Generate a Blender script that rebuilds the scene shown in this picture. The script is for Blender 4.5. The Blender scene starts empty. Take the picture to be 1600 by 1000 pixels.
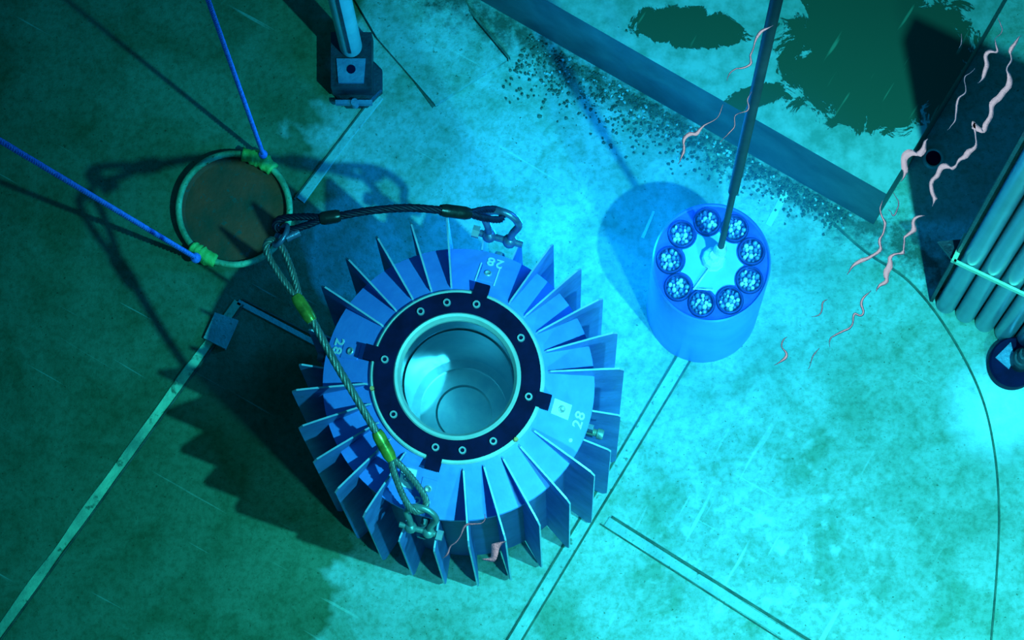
import bpy, bmesh, math, random
from mathutils import Vector, Matrix, noise
C = bpy.context.scene
COL = C.collection
random.seed(7)
PI = math.pi

# ------------------------------------------------------------------ camera
HC = 15.0            # metres above the pool floor
FP = 4500.0          # focal length in pixels of a 1600 px wide frame
PPX, PPY = 880.0, 1500.0   # where the straight-down direction meets the (shifted) frame
cam = bpy.data.objects.new('camera', bpy.data.cameras.new('camera'))
COL.objects.link(cam)
cam.data.sensor_width = 36.0
cam.data.lens = FP / 1600.0 * 36.0
cam.data.clip_end = 200
cam.location = (0, 0, HC)                            # hangs over the pool, looking straight down, the lens shifted
cam.data.shift_x = (800.0 - PPX) / 1600.0
cam.data.shift_y = (PPY - 500.0) / 1600.0
C.camera = cam

def P(px, py, z=0.0):
    """point of the place at height z that is seen at (px, py) from the photograph's camera"""
    k = (HC - z) / FP
    return Vector(((px - PPX) * k, (PPY - py) * k, z))

# ------------------------------------------------------------------ view + world
C.view_settings.view_transform = 'Standard'
C.view_settings.look = 'None'
C.view_settings.gamma = 1
C.view_settings.use_curve_mapping = False
C.view_settings.exposure = -0.18
w = bpy.data.worlds.new('hall'); C.world = w; w.use_nodes = True
w.node_tree.nodes['Background'].inputs[0].default_value = (0.05, 0.52, 1.0, 1)
w.node_tree.nodes['Background'].inputs[1].default_value = 0.20

def lamp(name, kind, loc, power, color, target=None, size=0.1, cone=None, blend=1.0):
    l = bpy.data.lights.new(name, kind)
    l.energy = power; l.color = color; l.shadow_soft_size = size
    if cone: l.spot_size = math.radians(cone); l.spot_blend = blend
    o = bpy.data.objects.new(name, l); COL.objects.link(o); o.location = loc
    if target is not None:
        o.rotation_euler = (Vector(target) - Vector(loc)).to_track_quat('-Z', 'Y').to_euler()
    return o

CASK = P(716, 597, 1.5); CASK.z = 0
BASK = P(1112, 410, 0.96); BASK.z = 0
# the two underwater floodlights, outside the frame at the lower right
L1 = P(1590, 1215); L1.z = 8.1
lamp('pool_floodlight_high', 'SPOT', L1, 5400, (1.0, 0.95, 0.98), P(1190, 960), 0.06, 65, 1.0)
L2 = P(1730, 2010); L2.z = 5.2
lamp('pool_floodlight_low', 'SPOT', L2, 2500, (0.95, 1.0, 1.0), P(1210, 860), 0.16, 50, 1.0)
# blue light of the loaded basket, as point lamps set around it
lamp('basket_blue_light', 'POINT', (BASK.x - 0.30, BASK.y + 0.40, 1.75), 30, (0.03, 0.28, 1.0), None, 0.10)
lamp('basket_shadow_fill', 'POINT', (BASK.x - 0.75, BASK.y + 0.35, 0.85), 80, (0.02, 0.36, 1.0), None, 0.15)  # added lamp, fills the basket's shadow with blue
lamp('basket_blue_frontlight', 'POINT', (BASK.x + 0.15, BASK.y - 0.75, 0.85), 20, (0.03, 0.34, 1.0), None, 0.15)

# ------------------------------------------------------------------ materials
def nt_new(name):
    m = bpy.data.materials.new(name); m.use_nodes = True
    return m, m.node_tree, m.node_tree.nodes['Principled BSDF']
def N(nt, t, **kw):
    n = nt.nodes.new(t)
    for k, v in kw.items():
        if k in n.inputs: n.inputs[k].default_value = v
        else: setattr(n, k, v)
    return n
def ramp(nt, fac, stops):
    r = nt.nodes.new('ShaderNodeValToRGB')
    e = r.color_ramp.elements
    while len(e) < len(stops): e.new(0.5)
    for i, (p, c) in enumerate(stops):
        e[i].position = p; e[i].color = (*c, 1) if len(c) == 3 else c
    nt.links.new(fac, r.inputs[0]); return r.outputs[0]
def mixc(nt, f, a, b, mode='MIX'):
    m = nt.nodes.new('ShaderNodeMix'); m.data_type = 'RGBA'; m.blend_type = mode
    for s, v in ((m.inputs[0], f), (m.inputs[6], a), (m.inputs[7], b)):
        if isinstance(v, bpy.types.NodeSocket): nt.links.new(v, s)
        elif isinstance(v, (int, float)): s.default_value = v
        else: s.default_value = (*v, 1)
    return m.outputs[2]
def math_(nt, op, a, b=0.0, clamp=False):
    m = nt.nodes.new('ShaderNodeMath'); m.operation = op; m.use_clamp = clamp
    for s, v in ((m.inputs[0], a), (m.inputs[1], b)):
        if isinstance(v, bpy.types.NodeSocket): nt.links.new(v, s)
        else: s.default_value = v
    return m.outputs[0]
def noise_(nt, scale, detail=4, rough=0.55, dist=0.0, vec=None):
    n = N(nt, 'ShaderNodeTexNoise', Scale=scale, Detail=detail, Roughness=rough, Distortion=dist)
    if vec is not None: nt.links.new(vec, n.inputs['Vector'])
    return n.outputs['Fac']
def coords(nt, kind='Object'):
    return nt.nodes.new('ShaderNodeTexCoord').outputs[kind]
def bump(nt, b, h, strength=0.3, dist=0.02):
    n = N(nt, 'ShaderNodeBump', Strength=strength, Distance=dist)
    nt.links.new(h, n.inputs['Height']); nt.links.new(n.outputs[0], b.inputs['Normal'])

def worn(name, c1, c2, rough=0.5, metal=0.0, scale=8, bstr=0.15, dark=None, spec=0.5):
    m, nt, b = nt_new(name)
    v = coords(nt)
    n1 = noise_(nt, scale, 5, 0.6, 0.2, v)
    col = ramp(nt, n1, [(0.35, c1), (0.68, c2)])
    if dark is not None:
        n2 = noise_(nt, scale * 5, 3, 0.6, 0, v)
        f = ramp(nt, n2, [(0.60, (0, 0, 0)), (0.70, (1, 1, 1))])
        col = mixc(nt, f, col, dark)
    nt.links.new(col, b.inputs['Base Color'])
    b.inputs['Roughness'].default_value = rough
    b.inputs['Metallic'].default_value = metal
    b.inputs['Specular IOR Level'].default_value = spec
    bump(nt, b, noise_(nt, scale * 6, 3, 0.6, 0, v), bstr, 0.01)
    return m

M = {}
M['paint'] = worn('blue_cask_paint', (0.12, 0.26, 0.78), (0.16, 0.33, 0.88), 0.45, 0, 9, 0.1)
M['fin'] = worn('blue_fin_paint', (0.07, 0.14, 0.38), (0.13, 0.24, 0.56), 0.5, 0, 6, 0.15, (0.10, 0.16, 0.32))
M['body'] = worn('dark_blue_body_paint', (0.03, 0.06, 0.22), (0.06, 0.10, 0.32), 0.55, 0, 6, 0.15)
M['black'] = worn('black_gasket', (0.003, 0.003, 0.022), (0.006, 0.006, 0.04), 0.7, 0, 12, 0.05, None, 0.08)
M['steel'] = worn('polished_steel', (0.55, 0.68, 0.80), (0.75, 0.85, 0.92), 0.13, 1.0, 5, 0.02)
M['brushed'] = worn('brushed_steel', (0.50, 0.62, 0.70), (0.72, 0.80, 0.82), 0.32, 0.85, 7, 0.1)
M['lip'] = worn('pale_machined_lip', (0.55, 0.62, 0.55), (0.72, 0.76, 0.66), 0.35, 0.3, 10, 0.05)
M['boltm'] = worn('zinc_bolt', (0.45, 0.5, 0.5), (0.6, 0.62, 0.6), 0.35, 0.5, 10, 0.05)
M['copper'] = worn('rusty_copper_bolt', (0.9, 0.35, 0.10), (1.0, 0.5, 0.2), 0.5, 0.2, 20, 0.2)
M['white'] = worn('white_stencil', (0.7, 0.78, 0.78), (0.85, 0.88, 0.86), 0.6, 0, 30, 0.05)
M['wire'] = worn('dark_wire_rope', (0.003, 0.004, 0.014), (0.012, 0.015, 0.04), 0.5, 0.0, 30, 0.2, None, 0.3)
M['wire_light'] = worn('grey_wire_rope', (0.12, 0.15, 0.13), (0.22, 0.25, 0.20), 0.35, 0.4, 30, 0.2)
M['ferrule_dark'] = worn('dark_ferrule', (0.015, 0.02, 0.02), (0.04, 0.05, 0.04), 0.3, 0.5, 20, 0.1)
M['ferrule'] = worn('yellow_green_ferrule', (0.10, 0.14, 0.02), (0.42, 0.5, 0.06), 0.3, 0.4, 12, 0.1)
M['shackle'] = worn('blue_grey_shackle', (0.08, 0.12, 0.22), (0.18, 0.25, 0.36), 0.35, 0.5, 16, 0.15)
M['shackle_green'] = worn('greenish_shackle', (0.18, 0.28, 0.26), (0.32, 0.42, 0.36), 0.35, 0.5, 16, 0.15)
M['basket'] = worn('blue_basket_steel', (0.08, 0.18, 0.62), (0.12, 0.25, 0.72), 0.4, 0.1, 5, 0.05)
M['basket_dark'] = worn('deep_blue_basket_top', (0.02, 0.05, 0.42), (0.05, 0.10, 0.55), 0.4, 0.1, 9, 0.05)
M['centre'] = worn('pale_centre_plate', (0.22, 0.42, 0.55), (0.30, 0.52, 0.62), 0.4, 0.1, 6, 0.05)
M['sleeve'] = worn('dark_sleeve', (0.02, 0.05, 0.28), (0.05, 0.09, 0.40), 0.35, 0.3, 9, 0.05)
M['rods'] = worn('shiny_rod_ends', (0.06, 0.16, 0.42), (0.30, 0.5, 0.7), 0.25, 0.2, 24, 0.1)
M['rods_glint'] = worn('glint_rod_ends', (0.85, 0.9, 0.9), (1.0, 1.0, 0.98), 0.2, 0.1, 24, 0.05)  # glints put into the colour of some rod ends
M['fin_edge'] = worn('bare_fin_edge', (0.30, 0.42, 0.52), (0.5, 0.62, 0.68), 0.4, 0.2, 9, 0.1)
M['knob'] = worn('pale_lifting_head', (0.6, 0.62, 0.6), (1.0, 0.95, 0.92), 0.3, 0.1, 22, 0.2, (0.15, 0.25, 0.3))
M['rod'] = worn('dark_blue_rod', (0.03, 0.06, 0.07), (0.06, 0.10, 0.11), 0.7, 0.0, 3, 0.05, None, 0.15)
M['rope'] = worn('blue_nylon_rope', (0.10, 0.16, 0.70), (0.25, 0.35, 0.95), 0.6, 0, 40, 0.3)
M['tape'] = worn('yellow_green_tape', (0.22, 0.50, 0.08), (0.42, 0.72, 0.16), 0.6, 0, 16, 0.4)
M['hoop'] = worn('corroded_hoop', (0.10, 0.20, 0.08), (0.45, 0.62, 0.32), 0.6, 0.1, 10, 0.4, (0.25, 0.12, 0.02))
M['rust'] = worn('rusty_lid', (0.05, 0.05, 0.02), (0.60, 0.06, 0.02), 0.8, 0, 5, 0.4, (0.04, 0.08, 0.05))
M['pipe'] = worn('grey_pipe', (0.36, 0.46, 0.40), (0.55, 0.62, 0.54), 0.4, 0.1, 5, 0.1)
M['dark_iron'] = worn('dark_iron', (0.015, 0.02, 0.03), (0.05, 0.06, 0.08), 0.45, 0.3, 9, 0.3)
M['iron'] = worn('blue_iron', (0.12, 0.18, 0.28), (0.22, 0.3, 0.4), 0.45, 0.3, 9, 0.3)
M['tube'] = worn('steel_tube', (0.20, 0.27, 0.32), (0.30, 0.38, 0.42), 0.28, 0.5, 3, 0.05)
M['strap'] = worn('brass_strap', (0.5, 0.58, 0.34), (0.65, 0.7, 0.45), 0.4, 0.3, 8, 0.1)
M['seam'] = worn('pale_weld_seam', (0.16, 0.28, 0.17), (0.66, 0.84, 0.46), 0.6, 0, 3.5, 0.8, (0.10, 0.16, 0.08))
M['seam_cool'] = worn('grey_weld_seam', (0.26, 0.33, 0.29), (0.42, 0.5, 0.43), 0.6, 0, 7, 0.6, (0.14, 0.17, 0.12))
M['groove'] = worn('dark_groove', (0.03, 0.06, 0.04), (0.10, 0.14, 0.09), 0.8, 0, 14, 0.5)
M['brasspin'] = worn('yellow_green_trunnion', (0.12, 0.2, 0.28), (0.3, 0.36, 0.22), 0.35, 0.2, 14, 0.2)

# pool floor
m, nt, b = nt_new('pool_floor'); M['floor'] = m
v = coords(nt)
big = ramp(nt, noise_(nt, 0.55, 3, 0.5, 0.3, v), [(0.34, (0.33, 0.38, 0.32)), (0.66, (0.53, 0.57, 0.52))])
mid = ramp(nt, noise_(nt, 3.2, 6, 0.62, 0.5, v), [(0.34, (0.50, 0.62, 0.48)), (0.58, (1, 1, 1))])
col = mixc(nt, 1.0, big, mid, 'MULTIPLY')
fine = ramp(nt, noise_(nt, 26, 4, 0.7, 0, v), [(0.36, (0.60, 0.66, 0.56)), (0.56, (1, 1, 1))])
col = mixc(nt, 0.8, col, fine, 'MULTIPLY')
spk = ramp(nt, noise_(nt, 48, 2, 0.6, 0, v), [(0.26, (0.35, 0.4, 0.3)), (0.34, (1, 1, 1))])
col = mixc(nt, 1.0, col, spk, 'MULTIPLY')
# algae on the left and the scrubbed pale patch near the lower right (real dirt and wear of the floor)
sep = nt.nodes.new('ShaderNodeSeparateXYZ'); nt.links.new(v, sep.inputs[0])
side = math_(nt, 'ADD', math_(nt, 'MULTIPLY', sep.outputs[0], -0.45), math_(nt, 'MULTIPLY', noise_(nt, 1.1, 4, 0.6, 0.4, v), 0.9))
alg = ramp(nt, side, [(0.95, (1, 1, 1)), (1.6, (0.30, 0.42, 0.26))])
col = mixc(nt, 1.0, col, alg, 'MULTIPLY')
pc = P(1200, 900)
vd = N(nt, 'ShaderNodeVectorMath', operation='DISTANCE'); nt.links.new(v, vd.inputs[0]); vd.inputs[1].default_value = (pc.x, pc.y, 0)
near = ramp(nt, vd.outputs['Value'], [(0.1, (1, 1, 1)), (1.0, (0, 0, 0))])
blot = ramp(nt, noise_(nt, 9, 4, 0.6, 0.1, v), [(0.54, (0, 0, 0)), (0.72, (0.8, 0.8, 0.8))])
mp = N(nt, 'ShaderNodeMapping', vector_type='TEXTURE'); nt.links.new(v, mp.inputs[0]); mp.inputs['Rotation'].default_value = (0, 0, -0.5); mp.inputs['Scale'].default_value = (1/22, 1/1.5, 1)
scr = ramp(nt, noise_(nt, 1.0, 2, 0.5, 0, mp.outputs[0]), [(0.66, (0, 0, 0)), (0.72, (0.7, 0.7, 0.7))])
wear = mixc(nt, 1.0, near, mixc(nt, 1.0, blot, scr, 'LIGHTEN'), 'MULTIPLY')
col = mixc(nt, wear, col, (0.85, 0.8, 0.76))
pc2 = P(1560, 640)  # pale light reflex beside the post, painted into the floor colour
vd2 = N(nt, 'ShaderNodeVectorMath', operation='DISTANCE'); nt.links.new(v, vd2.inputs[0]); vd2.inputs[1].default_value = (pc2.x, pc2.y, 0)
reflex_mask = math_(nt, 'MULTIPLY', ramp(nt, vd2.outputs['Value'], [(0.08, (1, 1, 1)), (0.32, (0, 0, 0))]), math_(nt, 'MULTIPLY', noise_(nt, 12, 4, 0.7, 0, v), 1.5), True)
col = mixc(nt, reflex_mask, col, (0.95, 0.85, 0.9))
# dark dirt along the foot of the raised block
fa, fb = P(800, 50), P(1400, 380); fn = Vector((-(fb - fa).y, (fb - fa).x)).normalized()
dl = math_(nt, 'ADD', math_(nt, 'MULTIPLY', sep.outputs[0], fn.x), math_(nt, 'MULTIPLY', sep.outputs[1], fn.y))
dl = math_(nt, 'ABSOLUTE', math_(nt, 'SUBTRACT', dl, fn.x * fa.x + fn.y * fa.y))
dd = math_(nt, 'ADD', dl, math_(nt, 'MULTIPLY', noise_(nt, 14, 5, 0.7, 0, v), 0.55))
col = mixc(nt, 1.0, col, ramp(nt, dd, [(0.27, (0.22, 0.26, 0.22)), (0.42, (1, 1, 1))]), 'MULTIPLY')
mp2 = N(nt, 'ShaderNodeMapping', vector_type='TEXTURE'); nt.links.new(v, mp2.inputs[0]); mp2.inputs['Rotation'].default_value = (0, 0, -0.52); mp2.inputs['Scale'].default_value = (1/1.2, 1/30, 1)
scr2 = ramp(nt, noise_(nt, 1.0, 2, 0.5, 0, mp2.outputs[0]), [(0.70, (0, 0, 0)), (0.76, (0.35, 0.35, 0.35))])
col = mixc(nt, scr2, col, (0.62, 0.68, 0.55))
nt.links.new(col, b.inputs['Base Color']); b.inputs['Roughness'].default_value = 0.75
b.inputs['Specular IOR Level'].default_value = 0.25
bump(nt, b, noise_(nt, 20, 6, 0.7, 0, v), 0.5, 0.02)

# peeling paint of the raised block: pale coat worn away to dark green metal
m, nt, b = nt_new('peeling_paint'); M['peel'] = m
v = coords(nt)
warp = noise_(nt, 6.5, 9, 0.74, 0.9, v)
def patch(px, py, sx, rot):
    c = P(px, py, 0.6)
    mpn = N(nt, 'ShaderNodeMapping', vector_type='TEXTURE'); nt.links.new(v, mpn.inputs[0])
    mpn.inputs['Location'].default_value = (c.x, c.y, 0.6); mpn.inputs['Rotation'].default_value = (0, 0, rot); mpn.inputs['Scale'].default_value = sx
    l = N(nt, 'ShaderNodeVectorMath', operation='LENGTH'); nt.links.new(mpn.outputs[0], l.inputs[0])
    return l.outputs['Value']
d1 = patch(1370, 85, (0.52, 0.36, 5), 0.0)
d2 = patch(1075, 42, (0.30, 0.10, 5), -0.1)
d3 = patch(1180, 150, (0.16, 0.06, 5), 0.3)
dm = math_(nt, 'MINIMUM', math_(nt, 'MINIMUM', d1, d2), d3)
f = math_(nt, 'ADD', dm, math_(nt, 'MULTIPLY', math_(nt, 'SUBTRACT', warp, 0.5), 1.7))
mask = ramp(nt, f, [(0.97, (0, 0, 0)), (1.0, (1, 1, 1))])
pale = ramp(nt, noise_(nt, 9, 5, 0.65, 0, v), [(0.34, (0.13, 0.24, 0.17)), (0.62, (0.34, 0.42, 0.35))])
mpd = N(nt, 'ShaderNodeMapping', vector_type='TEXTURE'); nt.links.new(v, mpd.inputs[0]); mpd.inputs['Rotation'].default_value = (0, 0, -0.55); mpd.inputs['Scale'].default_value = (1/26, 1/3.0, 1)
scr = ramp(nt, noise_(nt, 1.0, 2, 0.5, 0, mpd.outputs[0]), [(0.68, (0, 0, 0)), (0.74, (0.5, 0.5, 0.5))])
dark = mixc(nt, scr, (0.018, 0.055, 0.020), (0.18, 0.30, 0.15))
nt.links.new(mixc(nt, mask, dark, pale), b.inputs['Base Color']); b.inputs['Roughness'].default_value = 0.6
bump(nt, b, mask, 0.6, 0.01)

m, nt, b = nt_new('block_side'); M['block_side'] = m
v = coords(nt)
nt.links.new(ramp(nt, noise_(nt, 4, 5, 0.6, 0.3, v), [(0.3, (0.02, 0.05, 0.05)), (0.7, (0.06, 0.11, 0.10))]), b.inputs['Base Color'])
b.inputs['Roughness'].default_value = 0.7

# glints: lamp reflections on the water, shaped as mirror strips
m, nt, b = nt_new('glint_mirror'); M['glints'] = m
b.inputs['Base Color'].default_value = (0.80, 0.79, 0.84, 1); b.inputs['Metallic'].default_value = 1; b.inputs['Roughness'].default_value = 0.25
bump(nt, b, noise_(nt, 90, 3, 0.6, 0, coords(nt)), 0.15, 0.002)
m, nt, b = nt_new('added_panel_glow'); M['lamp'] = m
b.inputs['Emission Color'].default_value = (1, 0.93, 0.97, 1); b.inputs['Emission Strength'].default_value = 1.0  # glow of the added panel that the mirror strips reflect

# ------------------------------------------------------------------ mesh helpers
def obj(name, bm, mat, parent=None, smooth=False, loc=None, autos=None):
    me = bpy.data.meshes.new(name)
    bmesh.ops.recalc_face_normals(bm, faces=bm.faces)
    if smooth:
        for f in bm.faces: f.smooth = True
        if autos is not None:
            for e in bm.edges:
                if len(e.link_faces) == 2 and e.calc_face_angle(0) > math.radians(autos): e.smooth = False
    bm.to_mesh(me); bm.free()
    mats = mat if isinstance(mat, (list, tuple)) else [mat]
    for x in mats: me.materials.append(x)
    o = bpy.data.objects.new(name, me); COL.objects.link(o)
    if parent is not None: o.parent = parent
    if loc is not None: o.location = loc
    return o
def tag(o, label=None, cat=None, group=None, kind=None):
    if label: o['label'] = label
    if cat: o['category'] = cat
    if group: o['group'] = group
    if kind: o['kind'] = kind
    return o
def thing(name, label, cat, loc=(0, 0, 0), group=None, rz=0):
    o = bpy.data.objects.new(name, None); COL.objects.link(o); o.location = loc; o.rotation_euler = (0, 0, rz)
    o.empty_display_size = 0.1
    return tag(o, label, cat, group)
def box(bm, x0, x1, y0, y1, z0, z1, mat=None):
    r = bmesh.ops.create_cube(bm, size=1)
    for v in r['verts']:
        v.co = Vector((x0 + (v.co.x + .5) * (x1 - x0), y0 + (v.co.y + .5) * (y1 - y0), z0 + (v.co.z + .5) * (z1 - z0)))
        if mat is not None: v.co = mat @ v.co
    return r['verts']
def lathe(bm, prof, seg=64, c=(0, 0, 0), mat=None, closed=False):
    """prof: list of (r, z); closed joins last to first"""
    rings = []
    for r, z in prof:
        ring = []
        if r < 1e-6:
            v = bm.verts.new((0, 0, z)); ring = [v] * seg
        else:
            for i in range(seg):
                a = 2 * PI * i / seg
                ring.append(bm.verts.new((r * math.cos(a), r * math.sin(a), z)))
        rings.append(ring)
    n = len(rings)
    for k in range(n if closed else n - 1):
        A, B = rings[k], rings[(k + 1) % n]
        for i in range(seg):
            j = (i + 1) % seg
            vs = []
            for q in (A[i], A[j], B[j], B[i]):
                if q not in vs: vs.append(q)
            if len(vs) > 2:
                try: bm.faces.new(vs)
                except ValueError: pass
    off = Vector(c)
    done = set()
    for ring in rings:
        for v in ring:
            if v in done: continue
            done.add(v)
            if mat is not None: v.co = mat @ v.co
            v.co += off
def smooth_path(pts, n=8):
    pts = [Vector(p) for p in pts]
    out = []
    for i in range(len(pts) - 1):
        p0 = pts[i - 1] if i else pts[0] * 2 - pts[1]
        p1, p2 = pts[i], pts[i + 1]
        p3 = pts[i + 2] if i + 2 < len(pts) else pts[-1] * 2 - pts[-2]
        for k in range(n):
            t = k / n
            out.append(0.5 * ((2 * p1) + (p2 - p0) * t + (2 * p0 - 5 * p1 + 4 * p2 - p3) * t * t + (3 * p1 - p0 - 3 * p2 + p3) * t ** 3))
    out.append(pts[-1]); return out
def frames(pts, closed=False):
    n = len(pts); T = []
    for i in range(n):
        if closed: t = pts[(i + 1) % n] - pts[i - 1]
        else: t = pts[min(i + 1, n - 1)] - pts[max(i - 1, 0)]
        T.append(t.normalized())
    a = Vector((0, 0, 1)) if abs(T[0].z) < 0.9 else Vector((1, 0, 0))
    nrm = (a - T[0] * a.dot(T[0])).normalized(); fr = []
    for t in T:
        nrm = (nrm - t * nrm.dot(t)).normalized()
        fr.append((nrm, t.cross(nrm)))
    return fr
def tube(bm, pts, r, seg=10, closed=False, cap=True):
    pts = [Vector(p) for p in pts]; fr = frames(pts, closed); rings = []
    for i, p in enumerate(pts):
        rr = r[i] if isinstance(r, (list, tuple)) else r
        a, b_ = fr[i]
        rings.append([bm.verts.new(p + (a * math.cos(2 * PI * k / seg) + b_ * math.sin(2 * PI * k / seg)) * rr) for k in range(seg)])
    n = len(rings)
    for i in range(n if closed else n - 1):
        A, B = rings[i], rings[(i + 1) % n]
        for k in range(seg):
            bm.faces.new((A[k], A[(k + 1) % seg], B[(k + 1) % seg], B[k]))
    if cap and not closed:
        bm.faces.new(rings[0][::-1]); bm.faces.new(rings[-1])
def strands(bm, pts, r, pitch=0.16, n=5):
    """wire rope: n strands twisted round the path"""
    pts = [Vector(p) for p in pts]; fr = frames(pts)
    L = [0.0]
    for i in range(1, len(pts)): L.append(L[-1] + (pts[i] - pts[i - 1]).length)
    for s in range(n):
        q = []
        for i, p in enumerate(pts):
            a = 2 * PI * (s / n + L[i] / pitch)
            q.append(p + (fr[i][0] * math.cos(a) + fr[i][1] * math.sin(a)) * r * 0.55)
        tube(bm, q, r * 0.47, 6)
def resample(pts, step):
    out = [pts[0]]; acc = 0
    for a, b_ in zip(pts[:-1], pts[1:]):
        L = (b_ - a).length; k = max(1, int(L / step))
        for i in range(1, k + 1): out.append(a.lerp(b_, i / k))
    return out
def prism(bm, poly, z0, z1, mi=(0, 0)):
    bot = [bm.verts.new((p[0], p[1], z0)) for p in poly]; top = [bm.verts.new((p[0], p[1], z1)) for p in poly]
    n = len(poly)
    t = bm.faces.new(top); t.material_index = mi[0]; bm.faces.new(bot[::-1])
    for i in range(n):
        f = bm.faces.new((bot[i], bot[(i + 1) % n], top[(i + 1) % n], top[i])); f.material_index = mi[1]
def pol(r, th, z=0.0):
    """point at radius r, th degrees clockwise from the photo's up"""
    a = math.radians(90 - th); return Vector((r * math.cos(a), r * math.sin(a), z))
def rotm(th):
    return Matrix.Rotation(math.radians(90 - th), 4, 'Z')

# ------------------------------------------------------------------ water
m = bpy.data.materials.new('pool_water'); m.use_nodes = True; nt = m.node_tree
for n in list(nt.nodes):
    if n.type == 'BSDF_PRINCIPLED': nt.nodes.remove(n)
ab = nt.nodes.new('ShaderNodeVolumeAbsorption'); ab.inputs['Color'].default_value = (0.10, 0.920, 0.962, 1); ab.inputs['Density'].default_value = 0.22
nt.links.new(ab.outputs[0], nt.nodes['Material Output'].inputs['Volume'])
bm = bmesh.new(); box(bm, -9, 9, -7, 12, -0.4, 9.2)
tag(obj('water', bm, m), 'clear blue-green water filling the whole pool', 'water', kind='stuff')

m = bpy.data.materials.new('blue_glow'); m.use_nodes = True; nt = m.node_tree
for n in list(nt.nodes):
    if n.type == 'BSDF_PRINCIPLED': nt.nodes.remove(n)
em = nt.nodes.new('ShaderNodeEmission'); em.inputs['Color'].default_value = (0.0, 0.30, 1.0, 1)
v = coords(nt)
l = N(nt, 'ShaderNodeVectorMath', operation='LENGTH'); nt.links.new(v, l.inputs[0])
fall = math_(nt, 'POWER', math_(nt, 'SUBTRACT', 1.0, l.outputs['Value'], True), 2.2)
nt.links.new(math_(nt, 'MULTIPLY', fall, 1.3), em.inputs['Strength'])
nt.links.new(em.outputs[0], nt.nodes['Material Output'].inputs['Volume'])
bm = bmesh.new(); bmesh.ops.create_icosphere(bm, subdivisions=4, radius=1.0)
o = obj('glow', bm, m, smooth=True); o.location = (BASK.x, BASK.y, 0.75); o.scale = (1.15, 1.15, 0.9)
tag(o, 'blue glow in the water around the loaded basket', 'glow', kind='stuff')

# ------------------------------------------------------------------ setting
bm = bmesh.new()
vs = [bm.verts.new(p) for p in ((-8, -6, 0), (8, -6, 0), (8, 11, 0), (-8, 11, 0))]
bm.faces.new(vs)
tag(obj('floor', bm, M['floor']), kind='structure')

trim_n = [0]
def seam(pts, width, mat, z=0.005, jitter=0.0, wv=None):
    trim_n[0] += 1
    pp = resample(smooth_path([P(*p) for p in pts], 8) if len(pts) > 5 else [P(*p) for p in pts], 0.05)
    bm = bmesh.new(); L = []; Rr = []
    for i, p in enumerate(pp):
        t = (pp[min(i + 1, len(pp) - 1)] - pp[max(i - 1, 0)]).normalized(); s = Vector((-t.y, t.x, 0))
        wd = width * (1 + jitter * noise.noise(p * 3.1 + Vector((trim_n[0], 0, 0))))
        L.append((p + s * wd / 2)); Rr.append((p - s * wd / 2))
    ring = []
    for a, b_ in zip(L, Rr):
        ring.append([bm.verts.new((a.x, a.y, 0)), bm.verts.new((a.x * .92 + b_.x * .08, a.y * .92 + b_.y * .08, z)), bm.verts.new((a.x * .08 + b_.x * .92, a.y * .08 + b_.y * .92, z)), bm.verts.new((b_.x, b_.y, 0))])
    for A, B in zip(ring[:-1], ring[1:]):
        for k in range(3): bm.faces.new((A[k], A[k + 1], B[k + 1], B[k]))
    return tag(obj('trim_%d' % trim_n[0], bm, mat), kind='structure')
seam([(-60, 1068), (372, 472)], 0.050, M['seam'], 0.008, 0.5)
seam([(-52, 1074), (380, 478)], 0.010, M['groove'], 0.010)
seam([(468, 312), (592, 150)], 0.055, M['seam_cool'], 0.008, 0.5)
seam([(460, 312), (584, 150)], 0.010, M['groove'], 0.010)
seam([(372, 472), (560, 572)], 0.030, M['seam_cool'], 0.008, 0.5)
seam([(380, 468), (560, 560)], 0.008, M['groove'], 0.010)
seam([(1068, 560), (930, 790), (798, 1010)], 0.070, M['seam_cool'], 0.006, 0.2)
seam([(1057, 557), (920, 788), (786, 1010)], 0.011, M['groove'], 0.009)
seam([(1079, 563), (942, 790), (810, 1010)], 0.011, M['groove'], 0.009)
seam([(948, 815), (1260, 1012)], 0.060, M['seam_cool'], 0.006, 0.2)
seam([(956, 808), (1268, 1003)], 0.016, M['groove'], 0.009)
seam([(938, 819), (1252, 1020)], 0.008, M['groove'], 0.009)
seam([(1290, 338), (1350, 392), (1420, 440), (1480, 515), (1530, 610), (1553, 700), (1561, 800), (1557, 900), (1547, 1020)], 0.012, M['groove'], 0.008)
seam([(1228, 300), (1200, 352)], 0.030, M['lip'], 0.004, 0.6)
seam([(1022, 330), (1004, 372)], 0.018, M['lip'], 0.004, 0.6)

seam([(590, 50), (640, 116), (678, 168)], 0.016, M['groove'], 0.012)
seam([(735, 22), (796, 96)], 0.014, M['groove'], 0.060)
# low cover plate at the top
bm = bmesh.new()
prism(bm, [P(680, 163, .05)[:2], P(590, 60, .05)[:2], P(520, -60, .05)[:2], P(700, -60, .05)[:2], P(740, 30, .05)[:2], P(792, 92, .05)[:2]], 0.0, 0.05)
tag(obj('cover_plate', bm, M['floor']), 'low angular cover plate on the pool floor beside the upright pipe', 'plate')
bm = bmesh.new()
prism(bm, [P(336, 488, .03)[:2], P(372, 500, .03)[:2], P(352, 545, .03)[:2], P(318, 528, .03)[:2]], 0.0, 0.03)
tag(obj('seam_patch', bm, M['seam_cool']), 'small pale angular patch lying at the corner of the floor seams', 'patch')

# raised block with peeling paint
bm = bmesh.new()
prism(bm, [q[:2] for q in (P(1385, 303, .6), P(1020, 95, .6), P(700, -88, .6), P(800, -300, .6), P(1740, -300, .6), P(1514, 92, .6))], 0.0, 0.6, (0, 1))
bmesh.ops.recalc_face_normals(bm, faces=bm.faces)
blk = obj('raised_block', bm, [M['peel'], M['block_side']])
tag(blk, 'large raised block with pale paint peeling off its dark green top', 'block')

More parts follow.
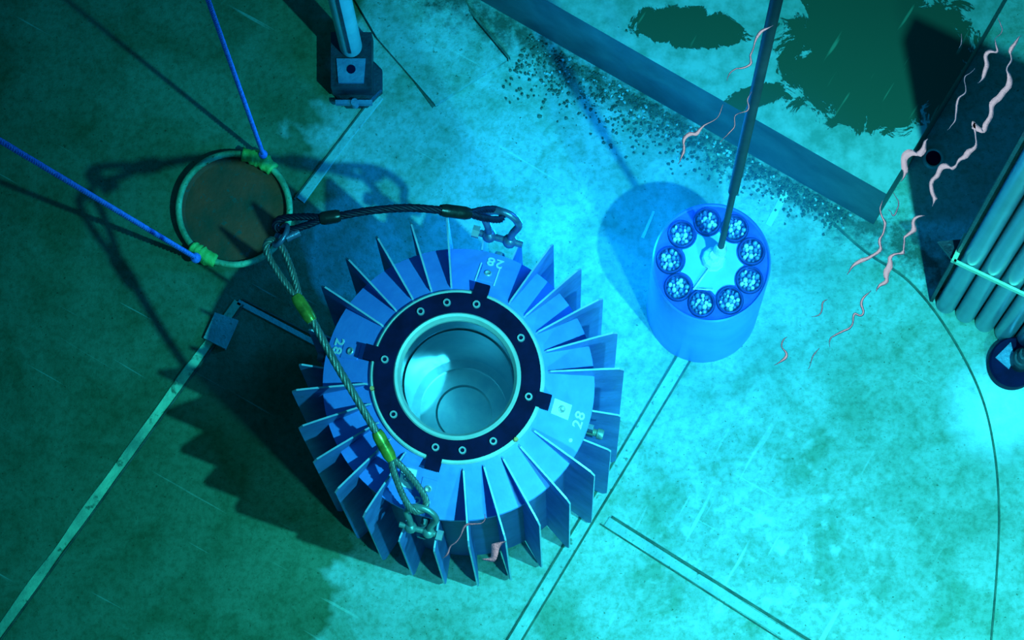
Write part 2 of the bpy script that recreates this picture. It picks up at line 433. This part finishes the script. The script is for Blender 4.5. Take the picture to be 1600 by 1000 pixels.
# sediment along the foot of the block
bm = bmesh.new(); rs = random.Random(3)
for i in range(1500):
    t = rs.random(); d = abs(rs.gauss(0, 0.14)) + 0.01
    a = P(830, 52); c = P(1330, 335)
    p = a.lerp(c, t); nrm = Vector((-(c - a).y, (c - a).x, 0)).normalized()
    if nrm.y > 0: nrm = -nrm
    p = p + nrm * d * (1.15 - 0.8 * t)
    s = rs.uniform(0.003, 0.010)
    r = bmesh.ops.create_icosphere(bm, subdivisions=1, radius=s, matrix=Matrix.Translation((p.x, p.y, s * 0.4)))
    k = 0 if rs.random() < 0.85 else 1
    for v_ in r['verts']:
        v_.co += Vector((rs.uniform(-1, 1), rs.uniform(-1, 1), rs.uniform(-.5, .5))) * s * 0.35
        for f_ in v_.link_faces: f_.material_index = k
tag(obj('gravel', bm, [M['groove'], M['seam_cool']]), 'dark gravelly sediment along the foot of the raised block', 'sediment', kind='stuff')

# small drain right of the block
dr = thing('floor_drain', 'small round dark drain hole in the floor right of the raised block', 'drain', P(1458, 248))
bm = bmesh.new(); lathe(bm, [(0.040, 0.0), (0.040, 0.015), (0.052, 0.015), (0.056, 0.0)], 32); obj('collar', bm, M['pipe'], dr, True)
bm = bmesh.new(); lathe(bm, [(0.0, 0.006), (0.040, 0.006)], 32); obj('opening', bm, M['black'], dr)

# ------------------------------------------------------------------ cask
cask = thing('finned_cask', 'large blue cask with radial cooling fins standing on the pool floor', 'cask', CASK)
TAB = [15.5, 105.5, 195.5, 285.5]
bm = bmesh.new(); lathe(bm, [(0.40, 0.03), (0.60, 0.03), (0.61, 0.06), (0.61, 1.40), (0.60, 1.41)], 96)
obj('body', bm, M['body'], cask, True, autos=30)
ZC0, ZC1, RC0, RC1 = 1.600, 1.440, 0.405, 0.640
def cone_z(r): return ZC0 + (ZC1 - ZC0) * (r - RC0) / (RC1 - RC0)
bm = bmesh.new(); lathe(bm, [(RC0, ZC0), (RC1, ZC1), (RC1, ZC1 - 0.035), (0.60, ZC1 - 0.04)], 96)
obj('shoulder', bm, M['paint'], cask, True, autos=25)
bm = bmesh.new(); lathe(bm, [(0.407, 1.58), (0.407, 1.615), (0.401, 1.622), (0.370, 1.622), (0.370, 1.60)], 96)
obj('rim_band', bm, M['lip'], cask, True, autos=25)
# black ring with tabs
bm = bmesh.new(); lathe(bm, [(0.297, 1.60), (0.297, 1.632), (0.389, 1.632), (0.389, 1.60)], 96)
for th in TAB:
    box(bm, 0.375, 0.447, -0.035, 0.035, 1.595, 1.634, rotm(th))
rg = obj('sealing_ring', bm, M['black'], cask, True, autos=25)
for th in (352, 330.5, 15, 59, 106, 151, 176, 197, 239, 283):
    bm = bmesh.new(); c = pol(0.345, th, 1.632)
    lathe(bm, [(0.0, .004), (0.009, .004), (0.010, .012), (0.017, .012), (0.019, 0.004), (0.019, 0)], 18, c)
    for f_ in bm.faces:
        if (f_.calc_center_median() - Vector(c)).xy.length < 0.009: f_.material_index = 1
    obj('bolt', bm, [M['boltm'], M['black']], rg, True, autos=30)
for th in (262, 137):
    bm = bmesh.new(); c = pol(0.400, th, 1.622)
    lathe(bm, [(0.0, .02), (0.010, .02), (0.012, 0.014), (0.012, 0)], 6, c)
    tag(obj('bolt', bm, M['copper'], rg), 'rust-orange bolt')
# bore
bm = bmesh.new(); lathe(bm, [(0.297, 1.60), (0.297, 1.630), (0.291, 1.638), (0.278, 1.636), (0.264, 1.612), (0.264, 1.58)], 96)
obj('bore_lip', bm, M['lip'], cask, True, autos=25)
bm = bmesh.new(); lathe(bm, [(0.264, 1.59), (0.262, 1.45), (0.256, 1.44), (0.256, 0.78)], 96)
obj('bore_liner', bm, M['steel'], cask, True, autos=25)
bm = bmesh.new(); lathe(bm, [(0.256, 0.78), (0.215, 0.78), (0.215, 0.74), (0.14, 0.735), (0.13, 0.725), (0.0, 0.72)], 96)
obj('bore_floor', bm, M['brushed'], cask, True, autos=25)
# fins
T_ = 0.0085
def fin(prof, th, mt='fin'):
    bm = bmesh.new()
    A = [bm.verts.new((r, -T_ / 2, z)) for r, z in prof]; B = [bm.verts.new((r, T_ / 2, z)) for r, z in prof]
    bm.faces.new(A); bm.faces.new(B[::-1]); n = len(prof)
    for i in range(n): bm.faces.new((A[i], A[(i + 1) % n], B[(i + 1) % n], B[i])).material_index = 1
    bmesh.ops.transform(bm, matrix=rotm(th), verts=bm.verts)
    return obj('cooling_fin', bm, [M[mt], M['fin_edge']], cask)
full = [(0.415, 1.585), (0.435, 1.605), (0.680, 1.580), (0.755, 1.565), (0.778, 1.53), (0.778, 0.10), (0.760, 0.03), (0.60, 0.05), (0.60, 1.40), (0.635, 1.43), (0.635, 1.455)]
short = [(0.60, 1.30), (0.635, 1.32), (0.76, 1.32), (0.775, 1.30), (0.775, 0.10), (0.755, 0.03), (0.60, 0.05)]
for t in TAB:
    for k in range(7):
        off = (k + 0.5) * 360 / 28
        fin(short if k in (0, 6) else full, t + off)
# clamp plates, stencilled numbers
sl = math.atan2(ZC0 - ZC1, RC1 - RC0)
def on_cone(r, th, lift=0.0, tang=0.0):
    """matrix: x outwards down the slope, y sideways, z off the surface"""
    return rotm(th) @ Matrix.Translation((r, tang, cone_z(r) + lift)) @ Matrix.Rotation(sl, 4, 'Y')
def plate(th, r, tang, mt, holes=True, sx=0.05, sy=0.036, lbl=None, lift=0.004):
    bm = bmesh.new(); mm = on_cone(r, th, 0, tang)
    box(bm, -sx, sx, -sy, sy, -0.004, lift, mm)
    p = obj('clamp_plate', bm, M[mt], cask)
    if lbl: tag(p, lbl)
    if holes:
        bm = bmesh.new(); lathe(bm, [(0.0, 0.001), (0.009, 0.001), (0.011, 0.006), (0.017, 0.006), (0.018, 0)], 20, (0, 0, lift))
        bmesh.ops.transform(bm, matrix=mm, verts=bm.verts); obj('bolt', bm, M['boltm'], p, True)
plate(105.5, 0.500, 0.0, 'white', lbl='pale plate with a round bolt')
plate(15.5, 0.52, 0.0, 'paint')
plate(285.5, 0.52, 0.0, 'paint')
plate(195.5, 0.52, -0.0, 'paint')
plate(195.5, 0.50, 0.10 if False else -0.105, 'white', lbl='pale plate with a round bolt')
def outline(th):
    bm = bmesh.new(); mm = on_cone(0.52, th)
    for y in (-0.045, 0.045):
        bm = bmesh.new(); box(bm, -0.065, 0.06, y - 0.003, y + 0.003, 0, 0.003, mm); obj('painted_line', bm, M['white'], cask)
for th in (15.5,): outline(th)
def stencil(txt, th, r, size=0.075):
    cu = bpy.data.curves.new('txt', 'FONT'); cu.body = txt; cu.size = size; cu.align_x = 'CENTER'; cu.align_y = 'CENTER'; cu.extrude = 0.0015; cu.space_character = 1.1
    cu.offset = 0.0012
    to = bpy.data.objects.new('txt', cu); COL.objects.link(to)
    bpy.context.view_layer.update()
    me = bpy.data.meshes.new_from_object(to)
    bpy.data.objects.remove(to); bpy.data.curves.remove(cu)
    # glyph up points to the cask axis
    mm = on_cone(r, th, 0.003) @ Matrix.Rotation(math.radians(90), 4, 'Z')
    me.transform(mm); me.name = 'number_marking'
    me.materials.clear(); me.materials.append(M['white'])
    o = bpy.data.objects.new('number_marking', me); COL.objects.link(o); o.parent = cask
for th in TAB: stencil('28', th + 1.5, 0.592)
bm = bmesh.new(); lathe(bm, [(0, .004), (.009, .004), (.01, 0)], 16); bmesh.ops.transform(bm, matrix=on_cone(0.59, 117, 0), verts=bm.verts)
obj('painted_dot', bm, M['white'], cask)
# trunnions
for th in TAB:
    bm = bmesh.new()
    lathe(bm, [(0.0, 0.11), (0.022, 0.11), (0.026, 0.10), (0.026, 0.08), (0.018, 0.08), (0.018, 0.0)], 28)
    bmesh.ops.transform(bm, matrix=rotm(th) @ Matrix.Translation((0.60, 0, 1.18)) @ Matrix.Rotation(PI / 2, 4, 'Y'), verts=bm.verts)
    box(bm, 0.60, 0.66, -0.012, 0.012, 1.10, 1.30, rotm(th))
    obj('trunnion', bm, M['brasspin'], cask, True, autos=30)

# ------------------------------------------------------------------ shackles
def shackle(label, th, mt, lean, size=1.0, zc=1.36, rr=0.70, tw=0.0):
    base = CASK + pol(rr, th, zc)
    t = thing('shackle', label, 'shackle', base, 'shackles holding the wire sling on the cask')
    rad = pol(1, th); tan = Vector((-rad.y, rad.x, 0)); up = (Vector((0, 0, 1)) + rad * lean).normalized()
    tan = (tan + rad * tw).normalized()
    pts = []
    w_ = 0.058 * size; h_ = 0.12 * size
    pts.append(-tan * w_ * 0.75)
    pts.append(-tan * w_ * 0.9 + up * h_ * 0.5)
    for k in range(9):
        a = PI - PI * k / 8
        pts.append(tan * math.cos(a) * w_ * 1.25 + up * (h_ + math.sin(a) * w_ * 1.25))
    pts.append(tan * w_ * 0.9 + up * h_ * 0.5)
    pts.append(tan * w_ * 0.75)
    sp = smooth_path(pts, 4)
    bm = bmesh.new(); tube(bm, sp, 0.0155 * size, 12)
    for s in (-1, 1):
        c = tan * s * w_ * 0.75
        r_ = bmesh.ops.create_uvsphere(bm, u_segments=14, v_segments=10, radius=0.03 * size, matrix=Matrix.Translation(c))
    obj('bow', bm, M[mt], t, True)
    bm = bmesh.new(); tube(bm, [-tan * w_ * 1.7, tan * w_ * 1.9], 0.014 * size, 14)
    pn = obj('pin', bm, M[mt], t, True, autos=40)
    bm = bmesh.new(); tube(bm, [tan * w_ * 1.45, tan * w_ * 1.95], 0.026 * size, 6)
    obj('nut', bm, M['boltm'], pn)
    return t, base + up * (h_ + w_ * 0.9)
sA, eyeA = shackle('dark shackle with a bolt at the top edge of the cask', 15.5, 'shackle', 0.35, 1.15, 1.44, 0.715)
sB, eyeB = shackle('greenish shackle at the bottom edge of the cask', 195.5, 'shackle_green', -0.45, 1.0, 1.38, 0.70)

# ------------------------------------------------------------------ wire slings
def leg(label, mt, path, fer, eye1, eye2, fm):
    """path: rope between the ferrules; fer: ferrule end points; eyes: tips of the loops"""
    t = thing('wire_sling', label, 'wire sling', path[0], 'wire sling legs on the cask')
    o0 = Vector(path[0])
    rel = lambda p: Vector(p) - o0
    sp = resample(smooth_path([rel(p) for p in path], 8), 0.012)
    bm = bmesh.new(); strands(bm, sp, 0.019)
    obj('rope', bm, M[mt], t, True)
    for (a, b_), mm in zip(fer, fm):
        a, b_ = rel(a), rel(b_)
        bm = bmesh.new(); q = [a.lerp(b_, k / 6) for k in range(7)]
        tube(bm, q, [0.024, 0.030, 0.030, 0.030, 0.030, 0.030, 0.024], 16)
        obj('ferrule', bm, M[mm], t, True, autos=50)
    for root, tip, wd, tilt in (eye1, eye2):
        a, b_ = rel(root), rel(tip); ax = (b_ - a); L = ax.length; ax.normalize()
        s = ax.cross(Vector((0, 0, 1))).normalized(); s = (s * math.cos(tilt) + Vector((0, 0, 1)) * math.sin(tilt)).normalized()
        pts = [a]
        for k, (u, v_) in enumerate(((.2, .45), (.5, .85), (.8, 1.0), (.95, .7), (1.0, 0), (.95, -.7), (.8, -1.0), (.5, -.85), (.2, -.45))):
            pts.append(a + ax * L * u + s * wd * v_)
        pts.append(a.copy())
        sp = resample(smooth_path(pts, 5), 0.012)
        bm = bmesh.new(); strands(bm, sp, 0.017, 0.11)
        obj('eye_loop', bm, M[mt], t, True)
    return t
AP = 1.95
leg('dark wire sling leg reaching from the top shackle to the connecting link', 'wire',
    [P(695, 329, 1.88), P(640, 325, 1.93), P(580, 329, 1.97), P(528, 338, 1.98)],
    [(P(735, 334, 1.82), P(688, 328, 1.885)), (P(532, 337, 1.98), P(500, 342, 1.98))],
    (P(733, 334, 1.82), eyeA, 0.034, 0.5), (P(504, 341, 1.98), P(430, 353, AP), 0.028, 0.1), ('ferrule_dark', 'ferrule_dark'))
leg('grey wire sling leg slanting across the cask with yellow-green ferrules', 'wire_light',
    [P(484, 492, 1.93), P(520, 560, 1.90), P(560, 628, 1.86), P(592, 682, 1.80)],
    [(P(462, 462, 1.94), P(488, 502, 1.93)), (P(588, 674, 1.81), P(612, 718, 1.75))],
    (P(468, 468, 1.94), P(421, 376, AP), 0.036, 0.1), (P(610, 714, 1.76), eyeB, 0.045, 0.2), ('ferrule', 'ferrule'))
lk = thing('connecting_link', 'small dark link joining the two wire sling legs left of the cask', 'link', P(440, 364, AP))
bm = bmesh.new(); a = P(448, 352, AP + .02) - lk.location; c = P(430, 384, AP + .02) - lk.location
ax = (c - a).normalized(); mid_ = (a + c) / 2; L = (c - a).length / 2; s = Vector((-ax.y * .6, ax.x * .6, 0.8)).normalized()
pts = [mid_ + ax * L * math.cos(k * PI / 10) + s * 0.034 * math.sin(k * PI / 10) for k in range(20)]
tube(bm, pts, 0.012, 10, closed=True); obj('ring', bm, M['shackle'], lk, True)
bm = bmesh.new(); tube(bm, [P(447, 372, AP) - lk.location, P(468, 362, AP) - lk.location], 0.02, 10); obj('pin', bm, M['shackle'], lk, True, autos=40)

# ------------------------------------------------------------------ basket
bk = thing('round_basket', 'glowing blue cylindrical basket holding nine canisters on the pool floor', 'basket', BASK)
HB, RB, RH, RR = 0.96, 0.290, 0.0655, 0.203
hang = [-6 + 40 * k for k in range(9)]
bm = bmesh.new()
lathe(bm, [(0.0, 0.0), (RB, 0.0), (RB, HB - 0.01), (RB - 0.008, HB), (RB - 0.014, HB - 0.012), (RB - 0.014, 0.5), (0, 0.5)], 96)
obj('shell', bm, M['basket'], bk, True, autos=25)
bm = bmesh.new(); edges = []
def loop(c, r, n, z):
    vs = [bm.verts.new((c.x + r * math.cos(2 * PI * i / n), c.y + r * math.sin(2 * PI * i / n), z)) for i in range(n)]
    return [bm.edges.new((vs[i], vs[(i + 1) % n])) for i in range(n)]
edges += loop(Vector((0, 0, 0)), RB - 0.013, 96, HB - 0.03)
for h in hang: edges += loop(pol(RR, h), RH + 0.003, 32, HB - 0.03)
bmesh.ops.triangle_fill(bm, edges=edges, use_beauty=True)
r = bmesh.ops.extrude_face_region(bm, geom=bm.faces[:])
bmesh.ops.translate(bm, vec=(0, 0, 0.012), verts=[g for g in r['geom'] if isinstance(g, bmesh.types.BMVert)])
obj('top_plate', bm, M['basket_dark'], bk)
# pale centre plate, scalloped between the holes
bm = bmesh.new(); poly = []
for i in range(180):
    th = i * 2; r0 = 0.158
    for h in hang:
        dth = math.radians((th - h + 180) % 360 - 180)
        q = RR * math.cos(dth); disc = (RH + 0.010) ** 2 - (RR * math.sin(dth)) ** 2
        if disc > 0 and abs(dth) < 1: r0 = min(r0, q - math.sqrt(disc))
    poly.append(pol(r0, th)[:2])
prism(bm, poly, HB - 0.025, HB - 0.008)
obj('centre_plate', bm, M['centre'], bk)
bm = bmesh.new(); tube(bm, [pol(0.03, 200, HB + .01), pol(0.16, 214, HB + .0)], 0.005, 8); tube(bm, [pol(0.155, 214, HB), pol(0.135, 176, HB)], 0.004, 8)
obj('latch_wire', bm, M['knob'], bk, True)
bm = bmesh.new(); lathe(bm, [(0.0, HB + .10), (0.022, HB + .10), (0.030, HB + .08), (0.050, HB + .06), (0.058, HB + .03), (0.050, HB + .0), (0.06, HB - 0.012)], 10, pol(0.014, 35))
bmesh.ops.translate(bm, verts=bm.verts, vec=(0, 0, 0)); obj('lifting_head', bm, M['knob'], bk, True, autos=20)
names = ['top', 'upper right, beside the lifting rod', 'right, upper of the two', 'right, lower of the two', 'bottom right', 'bottom left', 'lower left', 'far left', 'upper left']
proto = None; parts = []
for k, h in enumerate(hang):
    loc = BASK + pol(RR, h, 0.52)
    lab = 'round canister of shiny rod ends at the %s of the basket ring' % names[k] if k in (0, 4, 5, 6, 7, 8) else 'round canister of shiny rod ends at the basket ring\'s %s' % names[k]
    if proto is None:
        proto = thing('rod_canister', lab, 'canister', loc, 'canisters in the round basket')
        bm = bmesh.new(); lathe(bm, [(0.0, 0), (RH, 0), (RH, 0.44), (RH - 0.004, 0.445), (RH - 0.008, 0.44), (RH - 0.008, 0.40), (0, 0.40)], 36)
        parts.append(obj('sleeve', bm, M['sleeve'], proto, True, autos=25))
        rs = random.Random(5); spots = [(0, 0)] + [(0.022 * math.cos(a * PI / 3), 0.022 * math.sin(a * PI / 3)) for a in range(6)] + [(0.043 * math.cos(a * PI / 6 + .2), 0.043 * math.sin(a * PI / 6 + .2)) for a in range(12)]
        for (x, y) in spots:
            bm = bmesh.new(); hgt = 0.425 + rs.uniform(-0.006, 0.012)
            rr_ = rs.uniform(0.0075, 0.0125); jx, jy = rs.uniform(-.003, .003), rs.uniform(-.003, .003)
            lathe(bm, [(rr_, 0.40), (rr_ * rs.uniform(.7, 1), hgt), (rr_ * .4, hgt + .009), (0, hgt + .011)], 7, (x + jx, y + jy, 0))
            bright = rs.random() < 0.36
            rn = obj('rod_end', bm, M['rods_glint' if bright else 'rods'], proto, True, autos=50)
            if bright: rn['label'] = 'rod end coloured white as a glint'
            parts.append(rn)
    else:
        c = proto.copy(); COL.objects.link(c); c.location = loc; c['label'] = lab; c.rotation_euler = (0, 0, k * 1.3)
        for q in parts:
            d = q.copy(); COL.objects.link(d); d.parent = c
# lifting rod
rod = thing('lifting_rod', 'long dark upright rod gripping the lifting head of the basket', 'rod', BASK + Vector((0.0, 0, HB + .09)))
q0 = P(1125, 392, HB + .1); q1 = P(1208, 24, 4.4)
dirr = (q1 - q0).normalized(); rod.location = q0
bm = bmesh.new(); tube(bm, [Vector((0, 0, 0)), dirr * 2.0], 0.016, 16); obj('lower_tube', bm, M['rod'], rod, True, autos=50)
bm = bmesh.new(); tube(bm, [dirr * 1.0, dirr * 1.03, dirr * 5.5], [0.017, 0.024, 0.024], 16); obj('upper_tube', bm, M['rod'], rod, True, autos=50)
bm = bmesh.new(); tube(bm, [dirr * -.04, dirr * 0.02, dirr * .09], [.030, 0.033, .022], 12); obj('gripper', bm, M['knob'], rod, True, autos=50)

# ------------------------------------------------------------------ roped hoop on the left
hp = thing('roped_hoop', 'round rusty disc rimmed by a pale green hoop roped at two places', 'hoop', P(368, 332, 0.0))
Rh = 0.288
bm = bmesh.new(); lathe(bm, [(0, 0.03), (Rh - .03, 0.03), (Rh - .01, 0.045), (Rh, 0.04), (Rh, 0.0)], 72); obj('disc', bm, M['rust'], hp, True, autos=30)
bm = bmesh.new(); pts = [Vector((Rh * math.cos(a * PI / 36), Rh * math.sin(a * PI / 36), 0.065)) for a in range(72)]
tube(bm, pts, 0.017, 12, closed=True); obj('hoop', bm, M['hoop'], hp, True)
def tape(px, py, span):
    c = P(px, py, .08) - hp.location; a0 = math.atan2(c.y, c.x); bm = bmesh.new()
    pts = []; rr = []
    for k in range(15):
        a = a0 + (k / 14 - .5) * span; pts.append(Vector((Rh * math.cos(a), Rh * math.sin(a), .068)))
        rr.append(0.034 + 0.012 * noise.noise(Vector((k * .9, px, 0))) + (0.008 if 3 < k < 11 else 0))
    tube(bm, pts, rr, 14)
    for v_ in bm.verts: v_.co += Vector((noise.noise(v_.co * 40), noise.noise(v_.co * 40 + Vector((9, 0, 0))), 0)) * 0.008
    return obj('tape_wrap', bm, M['tape'], hp, True)
tape(400, 258, 0.62); tape(324, 387, 0.50)
def rope(label, a, b_, r):
    a, b_ = Vector(a), Vector(b_); n = 60
    sp = [(b_ - a) * (k / 400) for k in range(401)]
    bm = bmesh.new()
    strands(bm, sp, r, 0.08, 3); 
    bmesh.ops.create_uvsphere(bm, u_segments=12, v_segments=8, radius=r * 2.0, matrix=Matrix.Translation((0, 0, 0)))
    return tag(obj('rope', bm, M['rope'], None, True, a), label, 'rope', 'blue ropes tied to the rusty hoop')
rope('blue rope rising from the top of the rusty hoop to the frame\'s top edge', P(411, 241, .11), P(318, -20, 2.8), 0.012)
rope('thick blue rope running from the rusty hoop to the left edge of the frame', P(306, 403, .11), P(-60, 184, 3.0), 0.014)

# ------------------------------------------------------------------ upright pipe at the top
pb = P(551, 84, 0.10)
pp = thing('upright_pipe', 'grey upright pipe standing in a dark square socket near the top edge', 'pipe', (pb.x, pb.y, 0))
bm = bmesh.new(); lathe(bm, [(0.056, 0.22), (0.058, 0.235), (0.058, 3.0), (0.05, 3.0)], 40); 
obj('pipe', bm, M['pipe'], pp, True, autos=30)
bm = bmesh.new(); box(bm, -0.008, 0.008, -0.062, -0.05, 0.30, 3.0); obj('slot', bm, M['dark_iron'], pp)
bm = bmesh.new(); lathe(bm, [(0, 0.055), (0.135, 0.055), (0.145, 0.045), (0.145, 0.0)], 8, (0.015, -0.12, 0), Matrix.Rotation(PI / 8, 4, 'Z')); obj('base', bm, M['dark_iron'], pp)
bm = bmesh.new(); box(bm, -0.105, 0.105, -0.20, 0.08, 0.05, 0.20); obj('socket', bm, M['dark_iron'], pp)
bm = bmesh.new(); prism(bm, [(-0.065, -0.185), (0.065, -0.185), (0.075, -0.06), (-0.075, -0.06)], 0.20, 0.215); sp_ = obj('face_plate', bm, M['iron'], pp)
bm = bmesh.new(); lathe(bm, [(0, 0.004), (0.022, 0.004), (0.024, 0.0)], 24, (0.0, -0.115, 0.214)); obj('hole', bm, M['black'], sp_)
bm = bmesh.new(); box(bm, -0.09, 0.10, -0.255, -0.235, 0.05, 0.09); lathe(bm, [(0, .05), (.02, .05), (.02, 0)], 12, (0.01, -0.25, .05)); obj('latch', bm, M['iron'], pp)

# ------------------------------------------------------------------ tube bundle on the right
a = P(1478, 476); c = P(1612, 540)
ux = (c - a).normalized(); uy = Vector((-ux.y, ux.x, 0))
tb = thing('tube_bundle', 'bundle of upright steel tubes strapped together at the right edge', 'tubes', a)
HT = 3.0; rt = 0.052; nT = 5
for k in range(nT):
    bm = bmesh.new(); p = ux * (k * 0.112 + 0.0)
    lathe(bm, [(rt - .006, 0.02), (rt, 0.02), (rt, HT), (rt - .006, HT), (rt - .006, 0.02)], 28, p)
    obj('tube', bm, M['tube'], tb, True, autos=40)
bm = bmesh.new(); v0 = -ux * 0.075; 
Rm = Matrix(((ux.x, uy.x, 0, 0), (ux.y, uy.y, 0, 0), (0, 0, 1, 0), (0, 0, 0, 1)))
box(bm, -0.085, 0.56, 0.055, 0.075, 0.0, HT, Rm)
box(bm, -0.085, -0.068, -0.02, 0.075, 0.0, HT, Rm)
obj('back_plate', bm, M['dark_iron'], tb)
bm = bmesh.new()
zs = 1.02
for (x0, x1, y0, y1) in ((-0.08, 0.56, -0.066, -0.054),): box(bm, x0, x1, y0, y1, zs - 0.02, zs + 0.02, Rm)
box(bm, -0.092, -0.068, -0.066, 0.08, zs - 0.02, zs + 0.02, Rm)
obj('strap', bm, M['strap'], tb)
bm = bmesh.new(); prism(bm, [(-0.09, -0.05), (-0.09, 0.06), (-0.19, -0.0)], zs - 0.05, zs - 0.03); bmesh.ops.transform(bm, matrix=Rm, verts=bm.verts)
obj('bracket', bm, M['dark_iron'], tb)

# black post at the right edge
ps = thing('post_base', 'black round post base with a thin rod at the right edge', 'post', P(1580, 572))
bm = bmesh.new(); lathe(bm, [(0.0, 0.0), (0.120, 0.0), (0.130, 0.02), (0.130, 0.10), (0.120, 0.115), (0.0, 0.105)], 48); obj('base', bm, M['black'], ps, True, autos=30)
bm = bmesh.new(); lathe(bm, [(0.055, 0.08), (0.055, 0.20), (0.045, 0.215), (0.034, 0.215), (0.034, 0.30), (0, 0.30)], 28, (0.03, .0, 0)); obj('collar', bm, M['dark_iron'], ps, True, autos=30)
bm = bmesh.new(); tube(bm, [(0.03, 0, 0.28), (0.03, 0, 2.0)], 0.02, 16); obj('rod', bm, M['dark_iron'], ps, True, autos=40)
bm = bmesh.new(); prism(bm, [(-0.10, 0.02), (-0.02, 0.10), (0.0, 0.02), (-0.03, -0.04)], 0.105, 0.118); obj('web_plate', bm, M['iron'], ps)

# ------------------------------------------------------------------ lamp reflections shaped as mirror strips at the water surface
SZ = 9.3
def glints(label, pts, wd):
    pp_ = resample(smooth_path([P(x, y, SZ) for x, y in pts], 8), 0.006)
    o0 = pp_[0].copy(); bm = bmesh.new(); rows = []
    n = len(pp_)
    for i, p in enumerate(pp_):
        t = (pp_[min(i + 2, n - 1)] - pp_[max(i - 2, 0)]).normalized(); s = Vector((-t.y, t.x, 0))
        e = min(1, i / 6, (n - 1 - i) / 6)
        w_ = wd * (0.12 + 0.75 * e) * (0.60 + 0.75 * noise.noise(p * 26 + Vector((0, 0, len(label)))))
        w_ = max(w_, 0.0012)
        sh = s * (1.3 * wd + 0.004) * noise.noise(p * 34) * 0.9 + t * 0.3 * wd * noise.noise(p * 90)
        q = p - o0 + sh
        rows.append([bm.verts.new(q + s * w_ / 2 + Vector((0, 0, -0.0003))), bm.verts.new(q + s * w_ * .25), bm.verts.new(q - s * w_ * .25), bm.verts.new(q - s * w_ / 2 + Vector((0, 0, -0.0003)))])
    for A, B in zip(rows[:-1], rows[1:]):
        for k in range(3): bm.faces.new((A[k], A[k + 1], B[k + 1], B[k]))
    return tag(obj('glint_strip', bm, M['glints'], None, True, o0), label, 'glints', 'pale lamp reflections on the water surface')
glints('long pale ripple running down from the top right corner past the raised block', [(1592, 55), (1585, 85), (1572, 105), (1568, 135), (1548, 165), (1538, 205), (1520, 190), (1522, 225), (1505, 250), (1490, 262), (1470, 272), (1455, 300), (1450, 322)], 0.016)
glints('pale ripple below the block\'s corner, zigzagging down to the middle right', [(1444, 334), (1430, 345), (1420, 375), (1400, 395), (1392, 420), (1385, 440), (1370, 455)], 0.014)
glints('thin broken pale ripple above the bright floor at middle right', [(1362, 455), (1350, 468), (1346, 490), (1335, 490), (1330, 506), (1315, 515), (1300, 525), (1297, 542)], 0.008)
glints('pale ripple under the lower corner of the raised block', [(1378, 312), (1376, 345), (1380, 372), (1372, 392), (1352, 408), (1340, 414), (1324, 428)], 0.011)
glints('short pale ripple hooking off the block corner', [(1398, 300), (1402, 322), (1396, 336), (1386, 328)], 0.008)
glints('pale twisted ripple on the right edge of the raised block', [(1450, 218), (1440, 238), (1425, 250), (1415, 262), (1408, 284)], 0.022)
glints('pale ripple reaching down from the top edge at far right', [(1566, 28), (1562, 50), (1552, 62), (1558, 80), (1545, 88), (1540, 115), (1530, 132)], 0.011)
glints('faint pale ripple over the dark floor right of the block', [(1518, 105), (1512, 125), (1500, 148), (1496, 165), (1488, 185), (1484, 205)], 0.010)
glints('tiny pale ripple near the block\'s upper right corner', [(1500, 52), (1497, 62), (1495, 74)], 0.006)
glints('pale slanting ripple beside the lifting rod at the top', [(1208, 42), (1196, 50), (1184, 66), (1170, 82), (1164, 102), (1150, 114), (1140, 128)], 0.010)
glints('small pale ripple crossing the block edge left of the lifting rod', [(1178, 146), (1170, 158), (1166, 172), (1150, 180), (1143, 200), (1126, 224)], 0.007)
glints('pale ripple over the dark block side left of the lifting rod', [(1124, 162), (1118, 180), (1100, 194), (1090, 212), (1072, 218), (1062, 235), (1056, 256)], 0.009)
glints('short pale ripple right of the glowing basket', [(1294, 468), (1284, 474), (1280, 488), (1268, 494)], 0.006)
glints('short pale ripple below right of the glowing basket', [(1234, 530), (1224, 542), (1224, 555), (1208, 568)], 0.009)
glints('thin pale ripple slanting over the lower fins of the cask', [(758, 803), (752, 812), (730, 820), (716, 836), (704, 850), (698, 862), (690, 872)], 0.008)
glints('pink wedge-shaped ripple over the lower fins of the cask', [(756, 882), (770, 872), (780, 858), (788, 846)], 0.026)
glints('tiny faint pale ripple just left of the thin broken one', [(1280, 544), (1270, 556), (1262, 576)], 0.004)

# unseen bright panel added far above the pool for the mirror strips to reflect
lp = thing('added_panel', 'broad white panel added high above the pool for the glints to mirror', 'lamp', (2.0, 5.2, 24.0))
bm = bmesh.new(); box(bm, -2.6, 2.6, -3.2, 3.2, 0.05, 0.15); obj('added_panel_back', bm, M['pipe'], lp)
bm = bmesh.new(); box(bm, -2.5, 2.5, -3.1, 3.1, 0.0, 0.05); obj('glow_face', bm, M['lamp'], lp)
